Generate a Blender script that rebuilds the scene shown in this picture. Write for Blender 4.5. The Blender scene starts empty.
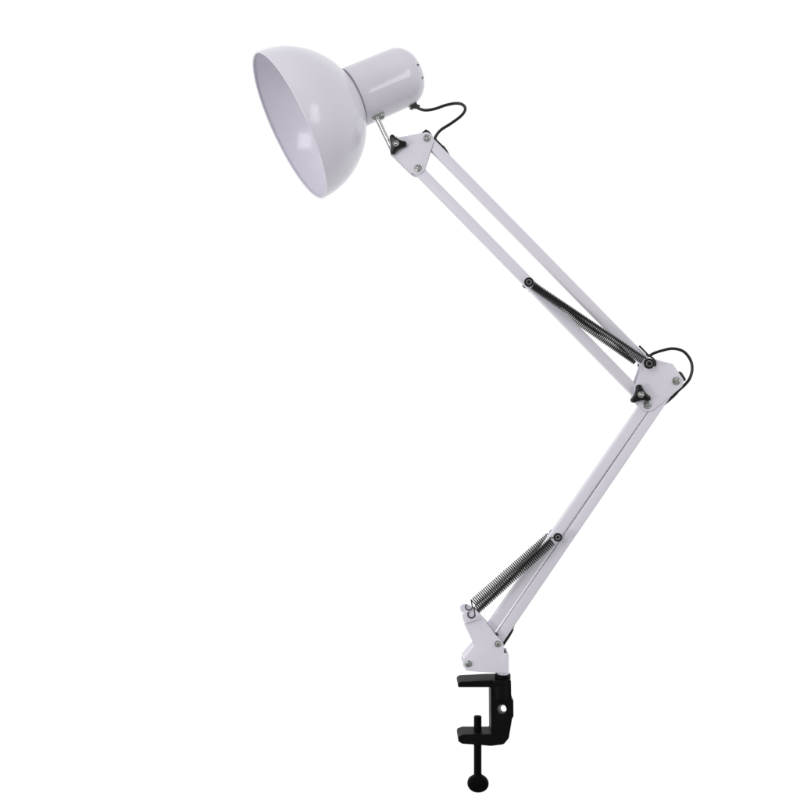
import bpy, bmesh, math, random
from mathutils import Vector, Matrix
random.seed(3)
S = 0.001                      # everything below is measured in millimetres
D = 1000.0                     # camera distance to the plane of the lamp's arms
sc = bpy.context.scene
col = sc.collection

# ------------------------------------------------------------------ camera
cd = bpy.data.cameras.new('camera'); cam = bpy.data.objects.new('camera', cd); col.objects.link(cam)
cam.location = (0, -D*S, 0); cam.rotation_euler = (math.radians(90), 0, 0)
cd.sensor_width = 36; cd.lens = 45; cd.clip_start = 0.01; cd.clip_end = 50
sc.camera = cam
sc.render.resolution_x = 1024; sc.render.resolution_y = 1024

# ------------------------------------------------------------------ world: a white studio, dimmer in front of the lamp
WF = 0.25
w = bpy.data.worlds.new('World'); sc.world = w; w.use_nodes = True
nt = w.node_tree; bg = nt.nodes['Background']
tc = nt.nodes.new('ShaderNodeTexCoord'); sx = nt.nodes.new('ShaderNodeSeparateXYZ')
nt.links.new(tc.outputs['Generated'], sx.inputs[0])
fc = nt.nodes.new('ShaderNodeFloatCurve'); cu = fc.mapping.curves[0]
mr = nt.nodes.new('ShaderNodeMapRange'); mr.inputs['From Min'].default_value = -1; mr.inputs['From Max'].default_value = 1
nt.links.new(sx.outputs['Y'], mr.inputs['Value']); nt.links.new(mr.outputs[0], fc.inputs['Value'])
for i, (x, y) in enumerate(((0.0, WF), (0.08, WF+.02), (0.20, .88), (0.5, .96), (0.68, 1.0), (1.0, 1.0))):
    if i == 0: cu.points[0].location = (x, y)
    elif i == 5: cu.points[-1].location = (x, y)
    else: cu.points.new(x, y)
fc.mapping.update()
# world dimmed below and overhead on the camera side, added to darken the dome
def rng_(src, a, b, c_, d_):
    m_ = nt.nodes.new('ShaderNodeMapRange'); m_.interpolation_type = 'SMOOTHSTEP'
    for k_, v_ in zip(('From Min', 'From Max', 'To Min', 'To Max'), (a, b, c_, d_)): m_.inputs[k_].default_value = v_
    nt.links.new(src, m_.inputs['Value']); return m_.outputs[0]
def mth(op, p_, q_):
    m_ = nt.nodes.new('ShaderNodeMath'); m_.operation = op; nt.links.new(p_, m_.inputs[0]); nt.links.new(q_, m_.inputs[1]); return m_.outputs[0]
low = mth('MAXIMUM', rng_(sx.outputs['Z'], -0.55, 0.1, 0.42, 1.0), rng_(sx.outputs['Y'], 0.15, 0.55, 0.0, 1.0))
high = mth('MAXIMUM', rng_(sx.outputs['Z'], 0.3, 0.8, 1.0, 0.78), rng_(sx.outputs['Y'], 0.15, 0.55, 0.0, 1.0))
low = mth('MULTIPLY', low, high)
nt.links.new(mth('MULTIPLY', fc.outputs[0], low), bg.inputs['Color'])
bg.inputs['Strength'].default_value = 1.04

# ------------------------------------------------------------------ softboxes
def softbox(name, loc, target, sx_, sy_, power):
    l = bpy.data.lights.new(name, 'AREA'); l.shape = 'RECTANGLE'; l.size = sx_; l.size_y = sy_; l.energy = power
    o = bpy.data.objects.new(name, l); col.objects.link(o); o.location = loc
    o.rotation_euler = (Vector(target)-Vector(loc)).to_track_quat('-Z', 'Y').to_euler()
    return o
softbox('softbox_key', (-0.8, -1.9, 0.45), (-0.1, 0, 0.0), 0.8, 0.9, 11.2)
softbox('softbox_side', (1.3, -1.6, 0.5), (0.0, 0, 0.2), 0.42, 0.9, 4.6)
softbox('softbox_low', (-1.2, -1.0, -0.25), (-0.1, 0, 0.27), 0.3, 0.36, 4.8)

sc.view_settings.view_transform = 'Standard'; sc.view_settings.look = 'None'
sc.view_settings.exposure = 0; sc.view_settings.gamma = 1

# ------------------------------------------------------------------ materials
def mat(name, colr, rough=0.4, metal=0.0, spec=0.5, noise=None, bump=None, coat=0.0):
    m = bpy.data.materials.new(name); m.use_nodes = True
    n = m.node_tree; b = n.nodes['Principled BSDF']
    b.inputs['Base Color'].default_value = (*colr, 1); b.inputs['Roughness'].default_value = rough
    b.inputs['Metallic'].default_value = metal; b.inputs['Specular IOR Level'].default_value = spec
    b.inputs['Coat Weight'].default_value = coat; b.inputs['Coat Roughness'].default_value = 0.06
    t = n.nodes.new('ShaderNodeTexCoord')
    if noise:
        sc_, amt = noise
        nz = n.nodes.new('ShaderNodeTexNoise'); nz.inputs['Scale'].default_value = sc_; nz.inputs['Detail'].default_value = 4
        n.links.new(t.outputs['Object'], nz.inputs['Vector'])
        rp = n.nodes.new('ShaderNodeMapRange')
        rp.inputs['To Min'].default_value = max(0.02, rough-amt); rp.inputs['To Max'].default_value = rough+amt
        n.links.new(nz.outputs['Fac'], rp.inputs['Value']); n.links.new(rp.outputs[0], b.inputs['Roughness'])
    if bump:
        sc_, st = bump
        nz = n.nodes.new('ShaderNodeTexNoise'); nz.inputs['Scale'].default_value = sc_; nz.inputs['Detail'].default_value = 3
        n.links.new(t.outputs['Object'], nz.inputs['Vector'])
        bp = n.nodes.new('ShaderNodeBump'); bp.inputs['Strength'].default_value = st; bp.inputs['Distance'].default_value = 0.0005
        n.links.new(nz.outputs['Fac'], bp.inputs['Height']); n.links.new(bp.outputs[0], b.inputs['Normal'])
    return m
PAINT = mat('pale_lilac_gloss_paint', (0.735, 0.708, 0.79), 0.18, noise=(60, 0.06), bump=(110, 0.35))
GLOSS = mat('pale_lilac_smooth_gloss_paint', (0.735, 0.708, 0.79), 0.13, noise=(60, 0.04), bump=(48, 0.12))
SATIN = mat('pale_lilac_satin_paint', (0.735, 0.708, 0.79), 0.4, noise=(80, 0.06), bump=(700, 0.10))
BLACK = mat('black_cast_plastic', (0.005, 0.0045, 0.0045), 0.45, spec=0.08, noise=(90, 0.08), bump=(900, 0.15))
SCREWM = mat('black_oxide_steel', (0.002, 0.0015, 0.0015), 0.55, spec=0.06, noise=(90, 0.08))
KNOBM = mat('black_knob_plastic', (0.008, 0.008, 0.008), 0.3, spec=0.3, noise=(90, 0.08))
RUBBER = mat('black_cable_rubber', (0.008, 0.007, 0.0075), 0.25, spec=0.5, noise=(90, 0.08))
CHROME = mat('zinc_plated_steel', (0.66, 0.68, 0.66), 0.13, metal=1.0, noise=(200, 0.08))
SPRING = mat('dark_spring_steel', (0.007, 0.0065, 0.007), 0.25, metal=0.2, noise=(200, 0.08))

# ------------------------------------------------------------------ helpers
def V(px, py, Y=0.0):
    """photo measurement (800 px frame) on the plane at depth Y -> millimetres"""
    k = (D+Y)/D
    return Vector(((px-400)*k, Y, (400-py)*k))

def link(name, bm, m, parent=None, smooth=38):
    bmesh.ops.recalc_face_normals(bm, faces=bm.faces[:])
    for f in bm.faces: f.smooth = True
    lim = math.radians(smooth)
    for e in bm.edges:
        if len(e.link_faces) == 2 and e.calc_face_angle(0) > lim: e.smooth = False
    me = bpy.data.meshes.new(name); bm.to_mesh(me); bm.free(); me.materials.append(m)
    o = bpy.data.objects.new(name, me); col.objects.link(o); o.scale = (1, 1, 1)
    me.transform(Matrix.Scale(S, 4))
    if parent: o.parent = parent
    return o

def prism(bm, pts, y0, y1, bev=0.0):
    """pts: list of (x,z); extruded between y0 and y1, edges rounded by bev"""
    b2 = bmesh.new()
    a = [b2.verts.new((x, y0, z)) for x, z in pts]; c = [b2.verts.new((x, y1, z)) for x, z in pts]
    b2.faces.new(a); b2.faces.new(c[::-1]); n = len(pts)
    for i in range(n): b2.faces.new((a[i], c[i], c[(i+1) % n], a[(i+1) % n]))
    if bev:
        bmesh.ops.recalc_face_normals(b2, faces=b2.faces[:])
        es = [e for e in b2.edges if e.calc_face_angle(0) > 0.6]
        bmesh.ops.bevel(b2, geom=es, offset=bev, segments=3, profile=0.5, affect='EDGES', clamp_overlap=True)
    merge(bm, b2)

def merge(bm, b2, mtx=None):
    if mtx: b2.transform(mtx)
    me = bpy.data.meshes.new('t'); b2.to_mesh(me); b2.free(); bm.from_mesh(me); bpy.data.meshes.remove(me)

def frame(axis):
    z = Vector(axis).normalized()
    x = z.orthogonal().normalized() if abs(z.y) > .9 else z.cross(Vector((0, 1, 0))).normalized()
    return x, z.cross(x), z

def lathe(bm, base, axis, prof, seg=48, closed=False, fr=None):
    """prof: list of (h, r) along the axis; r=0 closes"""
    x, y, z = fr or frame(axis); base = Vector(base); rings = []
    for h, r in prof:
        if r <= 1e-6: rings.append([bm.verts.new(base+z*h)])
        else: rings.append([bm.verts.new(base+z*h+(x*math.cos(2*math.pi*i/seg)+y*math.sin(2*math.pi*i/seg))*r) for i in range(seg)])
    prs = list(zip(rings, rings[1:]))
    if closed: prs.append((rings[-1], rings[0]))
    for A, B in prs:
        for i in range(seg):
            j = (i+1) % seg
            if len(A) == 1 and len(B) == 1: continue
            if len(A) == 1: bm.faces.new((A[0], B[i], B[j]))
            elif len(B) == 1: bm.faces.new((A[i], B[0], A[j]))
            else: bm.faces.new((A[i], B[i], B[j], A[j]))

def tube(bm, pts, r, seg=10, cap=True):
    pts = [Vector(p) for p in pts]; n = len(pts); up = None; prev = None
    for i, p in enumerate(pts):
        t = (pts[min(i+1, n-1)]-pts[max(i-1, 0)]).normalized()
        if up is None: up = t.orthogonal().normalized()
        up = (up-t*up.dot(t)).normalized(); s = t.cross(up)
        rr = r(i/(n-1)) if callable(r) else r
        ring = [bm.verts.new(p+(up*math.cos(2*math.pi*k/seg)+s*math.sin(2*math.pi*k/seg))*rr) for k in range(seg)]
        if prev:
            for k in range(seg): bm.faces.new((prev[k], ring[k], ring[(k+1) % seg], prev[(k+1) % seg]))
        elif cap: bm.faces.new(ring[::-1])
        prev = ring
    if cap: bm.faces.new(prev)

def spline(pts, sub=8):
    pts = [Vector(p) for p in pts]; out = []
    for i in range(len(pts)-1):
        p0 = pts[max(i-1, 0)]; p1 = pts[i]; p2 = pts[i+1]; p3 = pts[min(i+2, len(pts)-1)]
        for k in range(sub):
            t = k/sub
            out.append(0.5*((2*p1)+(p2-p0)*t+(2*p0-5*p1+4*p2-p3)*t*t+(3*p1-p0-3*p2+p3)*t**3))
    out.append(pts[-1]); return out

def rounded(pts, radii, seg=6):
    """round the corners of a 2D polygon"""
    out = []; n = len(pts)
    for i in range(n):
        p = Vector(pts[i]); a = Vector(pts[i-1]); b = Vector(pts[(i+1) % n]); r = radii[i] if isinstance(radii, (list, tuple)) else radii
        if r <= 0: out.append(tuple(p)); continue
        u = (a-p).normalized(); v = (b-p).normalized(); ang = u.angle(v)
        d = min(r/math.tan(ang/2), (a-p).length*.48, (b-p).length*.48); q1 = p+u*d; q2 = p+v*d
        for k in range(seg+1):
            t = k/seg; out.append(tuple(q1*(1-t)**2+p*2*t*(1-t)+q2*t*t))
    return out

def poly(pix, Y):            # pixel outline of the face at depth Y -> (x,z)
    return [((p.x), (p.z)) for p in (V(x, y, Y) for x, y in pix)]

# ------------------------------------------------------------------ the lamp
base = V(500, 680, 0)
root = bpy.data.objects.new('desk_lamp', None); col.objects.link(root)
root['label'] = 'pale lilac white swing-arm desk lamp with domed shade and black table clamp'
root['category'] = 'desk lamp'

# pivots (x,z), measured on the front bolts, the same through the whole joint
PLY = 6.6                                   # front plate's outer face is at y = -PLY
def piv(px, py, Y=-PLY-1): p = V(px, py, Y); return Vector((p.x, 0, p.z))
HU, HL = piv(427, 138), piv(418, 168)       # head bracket
EU, EL = piv(649.5, 363.5, -12), piv(641, 394.5, -12)
FR, FL = piv(676.3, 381), piv(647.3, 405)   # lower arm, top
BR = piv(498, 644, -12); BL = piv(468.5, 664, -12)

def bolt(parent, p, yface, sgn=-1, sc_=1.0, rot=0.3):
    """washer, hex nut and stud end standing on a face at y = yface, pointing to sgn*y"""
    bm = bmesh.new(); ax = Vector((0, sgn, 0)); b = Vector((p.x, yface, p.z)); k = sc_
    lathe(bm, b, ax, [(-0.3, 0), (-0.3, 4.5*k), (0.3, 4.5*k), (1.15, 3.9*k), (1.15, 3.5*k), (.35, 3.35*k), (.35, 0)], 32)
    b2 = bmesh.new()
    lathe(b2, b+ax*0.8, ax, [(-.5, 0), (-.5, 3.2*k), (1.4, 3.2*k), (2.1, 2.5*k), (2.1, 1.9*k), (1.0, 1.7*k), (1.0, 0)], 6)
    merge(bm, b2, Matrix.Translation(b) @ Matrix.Rotation(rot, 4, 'Y') @ Matrix.Translation(-b))
    lathe(bm, b+ax*2.2, ax, [(-1.2, 0), (-1.2, 1.3*k), (.3, 1.3*k), (.8, .8*k), (.95, 0)], 16)
    return link('bolt', bm, CHROME, parent, 30)

def tri_knob(parent, px, py, Y, tips):
    """black three-lobed hand knob: tips = measured lobe ends"""
    c = V(px, py, Y); t3 = sorted((V(x, y, Y)-c for x, y in tips), key=lambda t: math.atan2(t.z, t.x))
    pts = []; rt = 2.7
    for i, t in enumerate(t3):
        a0 = math.atan2(t.z, t.x); cc = t*(1-rt/t.length)
        arc = [(c.x+cc.x+rt*math.cos(a0+q), c.z+cc.z+rt*math.sin(a0+q)) for q in [math.radians(g) for g in range(-65, 66, 13)]]
        t2 = t3[(i+1) % 3]; a2 = math.atan2(t2.z, t2.x); c2 = t2*(1-rt/t2.length)
        e = Vector(arc[-1]); f = Vector((c.x+c2.x+rt*math.cos(a2-math.radians(65)), c.z+c2.z+rt*math.sin(a2-math.radians(65))))
        mid = (e+f)/2; k = Vector((c.x, c.z)); ctl = mid.lerp(k, .42)
        pts += arc+[tuple(e*(1-q)**2+ctl*2*q*(1-q)+f*q*q) for q in (.15, .3, .45, .6, .75, .9)]
    bm = bmesh.new(); prism(bm, pts, Y+6, Y, 0)
    # domed front edge: inset ring
    tf = [f for f in bm.faces if abs(f.normal.y) > .9 or len(f.verts) > 10]
    ff = min(tf, key=lambda f: f.calc_center_median().y)
    bmesh.ops.inset_region(bm, faces=[ff], thickness=0.7)
    for v in ff.verts: v.co.y -= 0.9
    bmesh.ops.inset_region(bm, faces=[ff], thickness=0.5)
    for v in ff.verts: v.co.y -= 0.2
    lathe(bm, (c.x, Y+9, c.z), (0, -1, 0), [(0, 0), (0, 4.2), (3.2, 4.2), (3.2, 0)], 32)
    k = link('hand_knob', bm, KNOBM, parent, 40)
    bm = bmesh.new()
    lathe(bm, (c.x, Y-1.1, c.z), (0, -1, 0), [(-1, 0), (-1, 3.1), (.5, 3.1), (.9, 2.7), (.9, 2.1), (.2, 1.7), (.2, 1.2), (1.0, 1.1), (1.2, .7), (1.2, 0)], 24)
    link('screw_end', bm, CHROME, k, 30)
    return k

# --- swing arms -----------------------------------------------------
def bar(a, b, e0, e1, wid=9.9, dep=10.0):
    """square tube from pivot a to pivot b, running e0/e1 past them"""
    d = (b-a).normalized(); p = Vector((-d.z, 0, d.x)); A = a-d*e0; B = b+d*e1; h = wid/2
    pts = [(q.x, q.z) for q in (A+p*h, B+p*h, B-p*h, A-p*h)]
    bm = bmesh.new(); prism(bm, pts, -dep/2, dep/2, 0.9)
    return link('arm_bar', bm, SATIN, root)
upper_far = bar(HU, EU, 3.5, 2.0)
upper_near = bar(HL, EL, 3.5, 3.0)
lower_right = bar(FR, BR, 2.0, 3.0)
lower_left = bar(FL, BL, 2.0, 2.0)

# --- springs --------------------------------------------------------
def spring(a, b, ya, yb, r=3.8, wire=0.62, pitch=2.05, lead=(5, 7), HK=3.2):
    """tension spring from point a to point b at depths ya and yb, hooks at both ends"""
    A = Vector((a.x, ya, a.z)); B = Vector((b.x, yb, b.z)); d = (B-A); L = d.length; d.normalize()
    s = Vector((-d.z, 0, d.x)).normalized(); yv = d.cross(s); pts = []
    l0, l1 = lead; n = int(round((L-l0-l1)/pitch)); per = 14
    # hook loop round a
    R = HK
    hook0 = [A+d*(R*math.cos(t)) + s*(-R*math.sin(t)) for t in [math.radians(q) for q in range(270, 20, -20)]]
    pts += hook0
    st = A+d*l0
    for i in range(n*per+1):
        t = i/per*2*math.pi; g = (L-l0-l1)*i/(n*per)
        pts.append(st+d*g+(s*math.cos(t)+yv*math.sin(t))*r)
    hook1 = [B-d*(R*math.cos(t))+s*(R*math.sin(t)) for t in [math.radians(q) for q in range(30, 311, 20)]]
    pts += hook1
    bm = bmesh.new(); tube(bm, pts, wire, 7)
    return link('spring', bm, SPRING, root, 60)

SPY = 13.5
PU = piv(529, 282, -14)                    # pin through the upper near bar
PL = piv(558, 537.5, -18)                  # pin through the lower left bar
TU = piv(649.5, 363.5, -20)
TABF = V(471.4, 614.4, -18)                   # hole in the front spring tab
for q in (-1, 1): spring(PU, TU, 9.4*q, 15.0*q, r=3.7, pitch=1.85, lead=(5.5, 6), wire=0.63)
for q in (-1, 1): spring(TABF, PL, 18.0*q, 13.5*q, r=4.1, pitch=2.1, lead=(6.6, 6.5), wire=0.62, HK=3.5)

def spring_pin(p, r=4.9, yend=18.0):
    bm = bmesh.new(); q = Vector((p.x, 0, p.z))
    lathe(bm, (q.x, yend-1, q.z), (0, -1, 0), [(0, 0), (0, 1.7), (2*yend-1.6, 1.7), (2*yend-1.6, r*.62), (2*yend-1.25, r*.60), (2*yend-1.25, r*.42), (2*yend-1.6, r*.40), (2*yend-1.6, 0)], 28)
    o = link('spring_pin', bm, CHROME, root, 40)
    for s in (-1, 1):
        bm = bmesh.new()
        if s > 0: r *= .5
        lathe(bm, (q.x, s*(yend-3.2), q.z), (0, s, 0), [(0, 0), (0, r*.93), (.5, r), (2.6, r), (3.3, r*.86), (3.3, r*.72), (2.2, r*.66), (2.2, r*.38), (2.9, r*.32), (2.9, 0)], 32)
        lathe(bm, (q.x, s*(yend-3.9), q.z), (0, s, 0), [(0, 0), (0, r*.8), (1, r*.8), (1, 0)], 24)
        link('pin_cap', bm, KNOBM, o, 35)
    return o
bm = bmesh.new()
tube(bm, spline([V(639.2, 345.8, -6), V(643.5, 350.2, -7), V(648.6, 355.4, -9), V(652.8, 358.2, -11), V(655.4, 362.2, -12), V(655.0, 366.6, -12)], 6), 1.0, 10)
link('spring_hook', bm, SPRING, root, 60)
spring_pin(PU, 4.7, 14.0); spring_pin(TU, 5.2, 19.5); spring_pin(PL, 4.3)

# --- head bracket ---------------------------------------------------
def bracket(name, pix, rad, yout, th=1.3, bev=0.35, web=None):
    """two matching sheet-metal plates, front and back, plus folded web pieces"""
    bm = bmesh.new(); pts = rounded(poly(pix, -yout), rad)
    prism(bm, pts, -yout, -yout+th, bev); prism(bm, pts, yout-th, yout, bev)
    for wp in (web or []):
        wpts = poly(wp, -yout); prism(bm, wpts, -yout+th*.5, yout-th*.5, 0.2)
    return link(name, bm, SATIN, root)
hb = bracket('head_bracket', [(389.0, 139.2), (427.5, 131.8), (433.6, 136.0), (433.6, 141.5), (424.5, 170.5), (417.5, 175.4), (411.5, 172.6), (390.5, 152.0)],
             [3, 5, 5, 5, 6, 6, 5, 3], PLY, web=[[(391.5, 152.0), (411.5, 171.8), (412.6, 170.6), (392.6, 150.8)]])
bolt(hb, HU, -PLY, -1, .88, .2); bolt(hb, HL, -PLY, -1, .88, .5); bolt(hb, HU, PLY, 1, .88); bolt(hb, HL, PLY, 1, .88)
tri_knob(hb, 395.7, 143.7, -12.4, [(391.0, 134.8), (406.6, 143.6), (392.0, 153.6)])

# little thumb screw under the bracket
bm = bmesh.new()
lathe(bm, V(395.5, 155, -2), (V(400.5, 160.5, -2)-V(395.5, 155, -2)), [(-3, 0), (-3, 2.6), (.5, 2.6), (.9, 3.1), (1.6, 3.1), (2.0, 2.2), (2.6, 2.2), (3.0, 2.9), (3.7, 2.9), (4.1, 2.0), (5.8, 2.0), (6.3, 1.5), (6.3, 0)], 20)
link('clamp_screw', bm, CHROME, hb, 35)
bm = bmesh.new()
tube(bm, [V(396, 148, 6), V(397.5, 136.8, 6)], 1.7, 12)
link('clamp_nut', bm, CHROME, hb, 35)

# --- elbow bracket ----------------------------------------------------
PLE = 6.6
eb = bracket('elbow_bracket', [(642.2, 364.5), (645.5, 359.0), (655, 359.2), (673, 364.0), (684.2, 380.5), (682.5, 386.5), (652.5, 411.0), (644.5, 411.5), (634.0, 398.5), (634.8, 386)],
             [3, 3, 4, 4, 5, 5, 6, 6, 4, 6], PLE)
bolt(eb, FR, -PLE, -1, .98, .1); bolt(eb, FL, -PLE, -1, .98, .7); bolt(eb, FR, PLE, 1, .95); bolt(eb, FL, PLE, 1, .95); bolt(eb, EL, PLE, 1, .95)
tri_knob(eb, 640.8, 394.6, -12.4, [(639.2, 384.6), (650.6, 399.4), (632.2, 401.8)])

# --- base bracket -----------------------------------------------------
YB = 11.0
body_ = [(489.0, 626.2), (495.0, 634.2), (500.0, 639.2), (503.6, 644.0), (504.0, 653.4),
         (508.8, 653.4), (508.8, 673.0), (497.5, 673.0), (470.0, 671.2), (466.0, 670.2), (462.6, 665.0), (463.4, 659.0), (474.6, 645.8)]
rb = [4, 2, 1.5, 3, .4, 1.2, .4, .4, 3, 3, 3, 4, 2]
ear = [(466.5, 621.5), (463.0, 619.2), (462.4, 615.0), (464.4, 612.3), (469.0, 612.0), (476.5, 615.4)]
bm = bmesh.new()
prism(bm, rounded(poly([(464.0, 623.6), (478.6, 615)]+body_, -YB), [1, 1]+rb, 4), -YB, -YB+1.4, 0.35)
prism(bm, rounded(poly([(464.0, 623.6), (478.6, 615)]+body_, -YB), [1, 1]+rb, 4), YB-1.4, YB, 0.35)
for a0, a1, b0, b1 in ((20.6, 22.0, YB-.4, 21.2), (-17.0, -15.6, -16.2, -YB+.4)):       # spring tabs, stepped outwards from each plate
    prism(bm, rounded(poly([(464.0, 623.0)]+ear+[(480, 617.0)], -17), [1, 1, 2, 1.5, 2, 1, 2, 1], 4), a0, a1, 0.35)
    prism(bm, poly([(464.6, 623.4), (480.6, 618.0), (479.6, 616.6), (465.0, 621.8)], -14), b0, b1, 0.2)
prism(bm, poly([(463.2, 660.2), (474.2, 647.0), (475.2, 647.8), (464.2, 661.0)], -YB), -YB+.7, YB-.7, .2)
# folded web along the lower right, carrying the plates
prism(bm, poly([(507.5, 654.2), (508.6, 654.2), (508.6, 672.6), (507.5, 672.6)], -YB), -YB+.7, YB-.7, .2)
prism(bm, poly([(478.6, 616.4), (488.4, 626.4), (487.4, 627.4), (477.6, 617.4)], -YB), -YB+.7, YB-.7, .2)
bb = link('base_bracket', bm, SATIN, root)
bolt(bb, BR, -YB, -1, .8, .5); bolt(bb, BL, -YB, -1, .84, .1); bolt(bb, BR, YB, 1, .8); bolt(bb, BL, YB, 1, .84)
# rivet ends peeping out beside the bars
bm = bmesh.new()
p = V(496.4, 633.8, -5); lathe(bm, (p.x, -6, p.z), (0, -1, 0), [(0, 0), (0, 1.3), (3, 1.3), (3.4, .8), (3.4, 0)], 12)
link('stop_pin', bm, RUBBER, bb)
# post from the bracket down into the clamp
bm = bmesh.new(); p = V(503, 672, 0)
lathe(bm, (p.x, 0, p.z-14), (0, 0, 1), [(0, 0), (0, 5.6), (15, 5.6), (15.6, 5.2), (15.6, 0)], 32)
link('swivel_post', bm, SATIN, root)

# --- lamp head --------------------------------------------------------
C = Vector((-110.43, -9.07, 269.9)); n = Vector((0.8602385, 0.2106748, 0.4643338)).normalized()
wv = Vector((0, -1, 0)); wv = (wv-n*wv.dot(n)).normalized(); dv = n.cross(wv)
if dv.z > 0: dv = -dv
FRM = (wv, n.cross(wv), n)
def H(z, r, az):
    a = math.radians(az); return C+n*z+(wv*math.cos(a)+dv*math.sin(a))*r
def smooth_prof(ctrl, sub=5):
    return [(p.x, p.y) for p in spline([Vector((h, r, 0)) for h, r in ctrl], sub)]
outer = smooth_prof([(1.6, 76.2), (8, 75.9), (17, 74.6), (28, 71.4), (38, 66.6), (48, 60.0), (57, 51.8), (64, 43.2), (69.0, 35.0), (71.2, 31.0)], 5)
inner = ([(1.6, 75.0), (2.3, 75.0), (2.5, 75.8), (3.7, 75.8), (3.9, 74.85)]+[(h-1.25*(0.25+0.75*min(1, h/50)), r-1.2) for h, r in outer if h > 5])[::-1]
bm = bmesh.new()
lathe(bm, C, n, outer+[(72.2, 28.5), (71.2, 20)]+[(70.0, 20), (70.4, 27.5)]+inner, 144, closed=True, fr=FRM)
shade = link('lamp_shade', bm, PAINT, root, 50)
bm = bmesh.new()
lathe(bm, C, n, [(1.3+1.0*math.sin(2*math.pi*i/14), 75.5+.95*math.cos(2*math.pi*i/14)) for i in range(14)], 144, closed=True, fr=FRM)
link('rolled_rim', bm, PAINT, shade, 60)
# lamp holder inside the shade's neck
bm = bmesh.new()
lathe(bm, C+n*62, n, [(0, 13), (0, 17.5), (1, 18.5), (12, 18.5), (12, 0), (8, 0), (8, 13)], 48, closed=False, fr=FRM)
link('lamp_holder', bm, mat('white_holder_plastic', (.7, .7, .72), .4, noise=(80, .05)), shade, 40)
bm = bmesh.new()
lathe(bm, C+n*21, n, [(0, 0)]+[(29*(1-math.cos(t)), 28.5*math.sin(t)) for t in [math.radians(q) for q in range(8, 105, 8)]]+[(40, 25), (46, 14), (48, 12.7), (52, 12.7), (52, 0)], 64, fr=FRM)
link('light_bulb', bm, mat('opal_bulb_glass', (.8, .8, .8), .15, noise=(40, .03)), shade, 60)
# housing: its axis droops a little from the shade's
CS, nS, HR = C, n, math.radians(1.5)
n = (nS*math.cos(HR)+dv*math.sin(HR)).normalized(); dv = (dv*math.cos(HR)-nS*math.sin(HR)).normalized(); C = CS+nS*73-n*73
FRM = (wv, n.cross(wv), n)
bm = bmesh.new()
hp = [(72.6, 0), (72.6, 29.2), (73.2, 30.2), (74.2, 30.4)]+[(z, 30.4-0.6*(z-74)/54) for z in (84, 96, 108, 120)]
R0, z0, rr = 29.8, 127.0, 21.5
hp += [(z0+rr*math.sin(t), R0-rr*1.0+rr*math.cos(t)) for t in [math.radians(q) for q in range(0, 91, 6)]]
hp += [(z0+rr+.3, 4), (z0+rr+.3, 0)]
lathe(bm, C, n, hp, 112, fr=FRM)
hous = link('lamp_housing', bm, GLOSS, root, 45)
bm = bmesh.new()
lathe(bm, C, n, [(71.3, 28.0), (71.3, 30.1), (73.0, 30.1), (73.0, 28.0)], 112, closed=True, fr=FRM)
link('gasket', bm, mat('dark_grey_gasket', (.25, .24, .3), .6, noise=(60, .1)), hous)
# vent slots drawn as black ovals on the rounded cap, their inner shade coloured in
for az in (6, 38, 186, 218):
    t = math.radians(44); z = z0+rr*math.sin(t); r = R0-rr+rr*math.cos(t)
    p = H(z, r, az); a = math.radians(az); rad_ = (wv*math.cos(a)+dv*math.sin(a)); nn = (n*math.sin(t)+rad_*math.cos(t)).normalized()
    tan = nn.cross(n).normalized(); bi = nn.cross(tan)
    b2 = bmesh.new(); ring = [(math.cos(2*math.pi*i/16), math.sin(2*math.pi*i/16)) for i in range(16)]
    A = [b2.verts.new(p+nn*.12+bi*(2.1*c)+tan*(1.15*s)) for c, s in ring]; B = [b2.verts.new(p-nn*1.5+bi*(2.1*c)+tan*(1.15*s)) for c, s in ring]
    b2.faces.new(A)
    for i in range(16): b2.faces.new((A[i], B[i], B[(i+1) % 16], A[(i+1) % 16]))
    link('vent_dark_oval', b2, RUBBER, hous)
# cable grommet
g = H(128, 29, 97); a = math.radians(97); gn = (wv*math.cos(a)+dv*math.sin(a))
gx = n; gy = gn.cross(gx).normalized()
bm = bmesh.new(); b2 = bmesh.new()
bmesh.ops.create_cube(b2, size=1)
bmesh.ops.bevel(b2, geom=b2.edges[:], offset=.12, segments=2, affect='EDGES')
M = Matrix.Identity(4)
for i, (ax, s) in enumerate(((gx, 7.4), (gy, 8.0), (gn, 8.0))):
    for r_ in range(3): M[r_][i] = ax[r_]*s
M.translation = g+gn*.8
merge(bm, b2, M)
lathe(bm, g+gn*3.3+n*1.0, (n*.85+gn*.25), [(0, 0), (0, 2.3), (4.4, 2.0), (5.2, 1.6), (5.2, 0)], 20)
link('cable_grommet', bm, RUBBER, hous, 35)

# swivel rod from the housing to the head bracket
bm = bmesh.new()
p0 = H(88, 30, 77); a = math.radians(77); hn = (wv*math.cos(a)+dv*math.sin(a))
e = V(391.8, 149.0, -4); s0 = V(377.2, 118.6, -1)
tube(bm, spline([s0+Vector((-1, 1, 2.5)), s0, s0.lerp(e, .25), s0.lerp(e, .6), e], 6), 2.55, 16)
rod = link('swivel_rod', bm, CHROME, root, 50)
bm = bmesh.new()
q0 = V(381.0, 115.2, p0.y-3.5)
lathe(bm, q0+Vector((0, 6, 0)), (0, -1, 0), [(0, 0), (0, 4.2), (6.0, 4.2), (6.7, 3.7), (6.7, 3.1), (5.8, 2.9), (5.8, 0)], 28)
lathe(bm, q0+Vector((0, 1, 0)), (0, -1, 0), [(0, 0), (0, 2.7), (1.9, 2.7), (2.5, 2.1), (2.5, 1.1), (1.7, .9), (1.7, 0)], 6)
lathe(bm, s0+Vector((-1.6, -2.2, 1.2)), Vector((0.0, 1, 0)), [(0, 0), (0, 3.2), (.4, 3.5), (4.0, 3.5), (4.4, 3.2), (4.4, 0)], 24)
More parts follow.
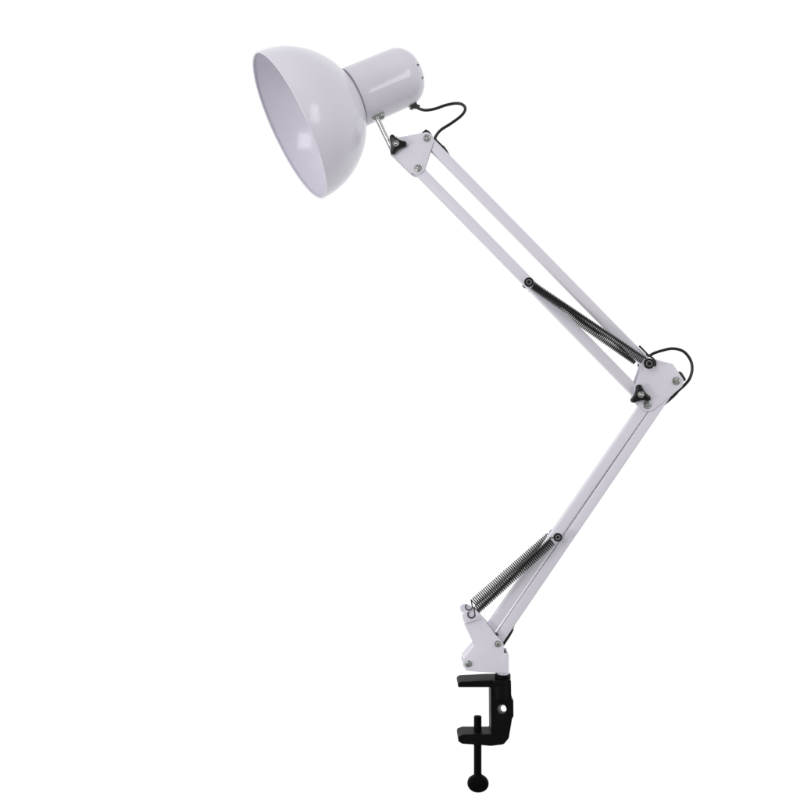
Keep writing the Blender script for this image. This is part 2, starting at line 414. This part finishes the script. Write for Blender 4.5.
link('rod_nut', bm, CHROME, rod, 30)

# --- power cord -------------------------------------------------------
cp = []
def c(x, y, Y): cp.append(V(x, y, Y))
for q in [(416.5, 107.2, 10), (420, 109.0, 9), (426, 110.2, 8), (435, 108.8, 7), (445, 105.4, 6), (455, 103.4, 5), (462, 104.4, 4), (465.3, 109.0, 4), (461.5, 115.5, 4), (451, 123.5, 4),
                (441.5, 129.5, 5), (436.6, 135.0, 6.5), (435.4, 139.5, 7.5), (441, 145.6, 8), (446, 151, 8), 'U', (647.5, 355.8, 9),
                (654, 353.2, 9), (662, 350.6, 8), (673, 348.6, 6), (683.5, 351.5, 4), (690.2, 359.5, 4), (692.2, 368.5, 4), (690, 377.8, 4), (685, 384.6, 6), (678.5, 390.5, 7.5), (672.4, 397.0, 8), 'L', (513.4, 624.8, 8.5), (512.0, 630.0, 7.0), (508.4, 636.4, 6.5), (504.2, 642.8, 6.5), (499, 651.5, 6), (497, 662, 4)]:
    if q == 'U': cp += [HU.lerp(EU, t)+Vector((0, 7.2, 0)) for t in (.15, .3, .5, .7, .85, .95)]      # behind the upper bar
    elif q == 'L': cp += [FR.lerp(BR, t)+Vector((0, 7.2, 0)) for t in (.16, .3, .5, .7, .82)]          # behind the lower bar
    else: c(*q)
bm = bmesh.new(); tube(bm, spline(cp, 10), 1.52, 12)
link('power_cord', bm, RUBBER, root, 60)
# cord clips: at the head end and at the elbow
bm = bmesh.new()
prism(bm, rounded(poly([(420.6, 133.6), (426.0, 129.2), (429.5, 131.5), (432.5, 135.5), (427, 140)], 2), 1.0), 1.5, 6.4, .3)
link('cable_clip', bm, RUBBER, root)
bm = bmesh.new()
prism(bm, rounded(poly([(678.8, 370.8), (681.6, 372.8), (685.4, 378.8), (684.9, 381.2), (682.3, 381.2)], -2), .8), -4, 4, .3)
link('cable_clip', bm, RUBBER, root)

# --- table clamp --------------------------------------------------------
YC = 12.0
cl = [(458.0, 687.2), (458.0, 683.4), (461.0, 681.8), (488, 680.4), (511.0, 680.0), (511.4, 699.0), (513.4, 700.2), (513.6, 716.4), (512.2, 718.4), (508.9, 738.2), (503.8, 744.4), (491.0, 746.0),
      (481.8, 745.2), (462.0, 743.8), (458.2, 741.2), (458.2, 736.6), (463.5, 734.4), (491.2, 734.4), (490.8, 687.2)]
bm = bmesh.new()
prism(bm, rounded(poly(cl, -YC), [1.5, 2.5, 2, 1, 1.5, 1, 1, 2, 1, 4, 5, 2, 2, 3, 2, 2, 2, 1.5, 1.5], 4), -YC, YC, 0)
clamp = link('table_clamp', bm, BLACK, root, 35)
# hole for the post, bored at a slight angle through the block
bm = bmesh.new(); q = V(501.5, 709.3, -YC)
lathe(bm, q, (0.20, 1.0, -0.27), [(-8, 0), (-8, 5.4), (26, 3.0), (40, 3.0), (40, 0)], 32)
cut = link('cutter', bm, BLACK, None)
md = clamp.modifiers.new('hole', 'BOOLEAN'); md.object = cut; md.operation = 'DIFFERENCE'; md.solver = 'EXACT'
bpy.context.view_layer.update(); dg = bpy.context.evaluated_depsgraph_get(); me2 = bpy.data.meshes.new_from_object(clamp.evaluated_get(dg))
clamp.modifiers.clear(); clamp.data = me2; bpy.data.objects.remove(cut)
bv = clamp.modifiers.new('bevel', 'BEVEL'); bv.width = .0009; bv.segments = 3; bv.limit_method = 'ANGLE'; bv.angle_limit = math.radians(40); bv.use_clamp_overlap = True
# raised details on the clamp's cheek
bm = bmesh.new()
lathe(bm, (V(501.5, 690, -YC).x, -YC+5.2, V(0, 699, -YC).z), (0, 0, 1), [(0, 0), (0, 8.6), (17.2, 8.6), (18.0, 7.8), (18.0, 0)], 40)
lathe(bm, (V(502.6, 690, 0).x, 0, V(0, 680.3, -YC).z-2), (0, 0, 1), [(0, 0), (0, 8.0), (4.6, 8.0), (5.2, 7.3), (5.2, 0)], 40)
prism(bm, rounded(poly([(493, 681.3), (503, 681.3), (503, 686), (493, 686)], -YC-3.4), .8), -YC-3.9, -YC+2, .5)
link('clamp_collar', bm, BLACK, clamp, 35)
bm = bmesh.new()
for y in (722.5, 729, 735.5):
    bm = bmesh.new(); prism(bm, rounded(poly([(493.5, y), (508.2, y-.4), (507.6, y+1.1), (493.5, y+1.3)], -YC), .4, 3), -YC-.7, -YC+1.5, .3)
    link('rib', bm, BLACK, clamp, 35)
bm = bmesh.new()
prism(bm, rounded(poly([(462, 684.0), (486, 682.8), (486, 684.4), (462, 685.2)], -YC), .4, 3), -YC-.6, -YC+1.5, .3)
link('rib', bm, BLACK, clamp, 35)
# clamping screw
bm = bmesh.new(); pc = V(477.7, 740, 0); zt = V(0, 716, 0).z; zb = V(0, 776, 0).z
prof = [(0, 0), (0, 3.2), (.8, 3.9)]; h = .8
while h < zt-zb-1.2: prof += [(h+.35, 3.95), (h+.8, 3.75), (h+1.15, 3.75)]; h += 1.5
prof += [(zt-zb-.6, 3.9), (zt-zb, 3.4), (zt-zb, 0)]
lathe(bm, (pc.x, 0, zb), (0, 0, 1), prof, 28)
screw = link('clamp_screw', bm, SCREWM, clamp, 60)
bm = bmesh.new(); kc = V(478, 783.2, 0)
lathe(bm, kc+Vector((0, 5, 0)), (0, -1, 0), [(0, 0), (0, 8), (.6, 9.6), (2, 10.4), (5, 10.8), (8, 10.4), (9.4, 9.6), (10, 8), (10.2, 0)], 48)
bmesh.ops.scale(bm, vec=(1, 1, .80), verts=bm.verts[:], space=Matrix.Translation(-kc))
lathe(bm, kc+Vector((0, 0, 5)), (0, 0, 1), [(0, 4.6), (2.6, 4.4), (4.2, 3.9), (4.2, 0)], 28)
link('screw_knob', bm, SCREWM, screw, 45)

# put the thing's origin at its base without moving its parts
root.location = base*S
for o in list(root.children): o.location = o.location-root.location
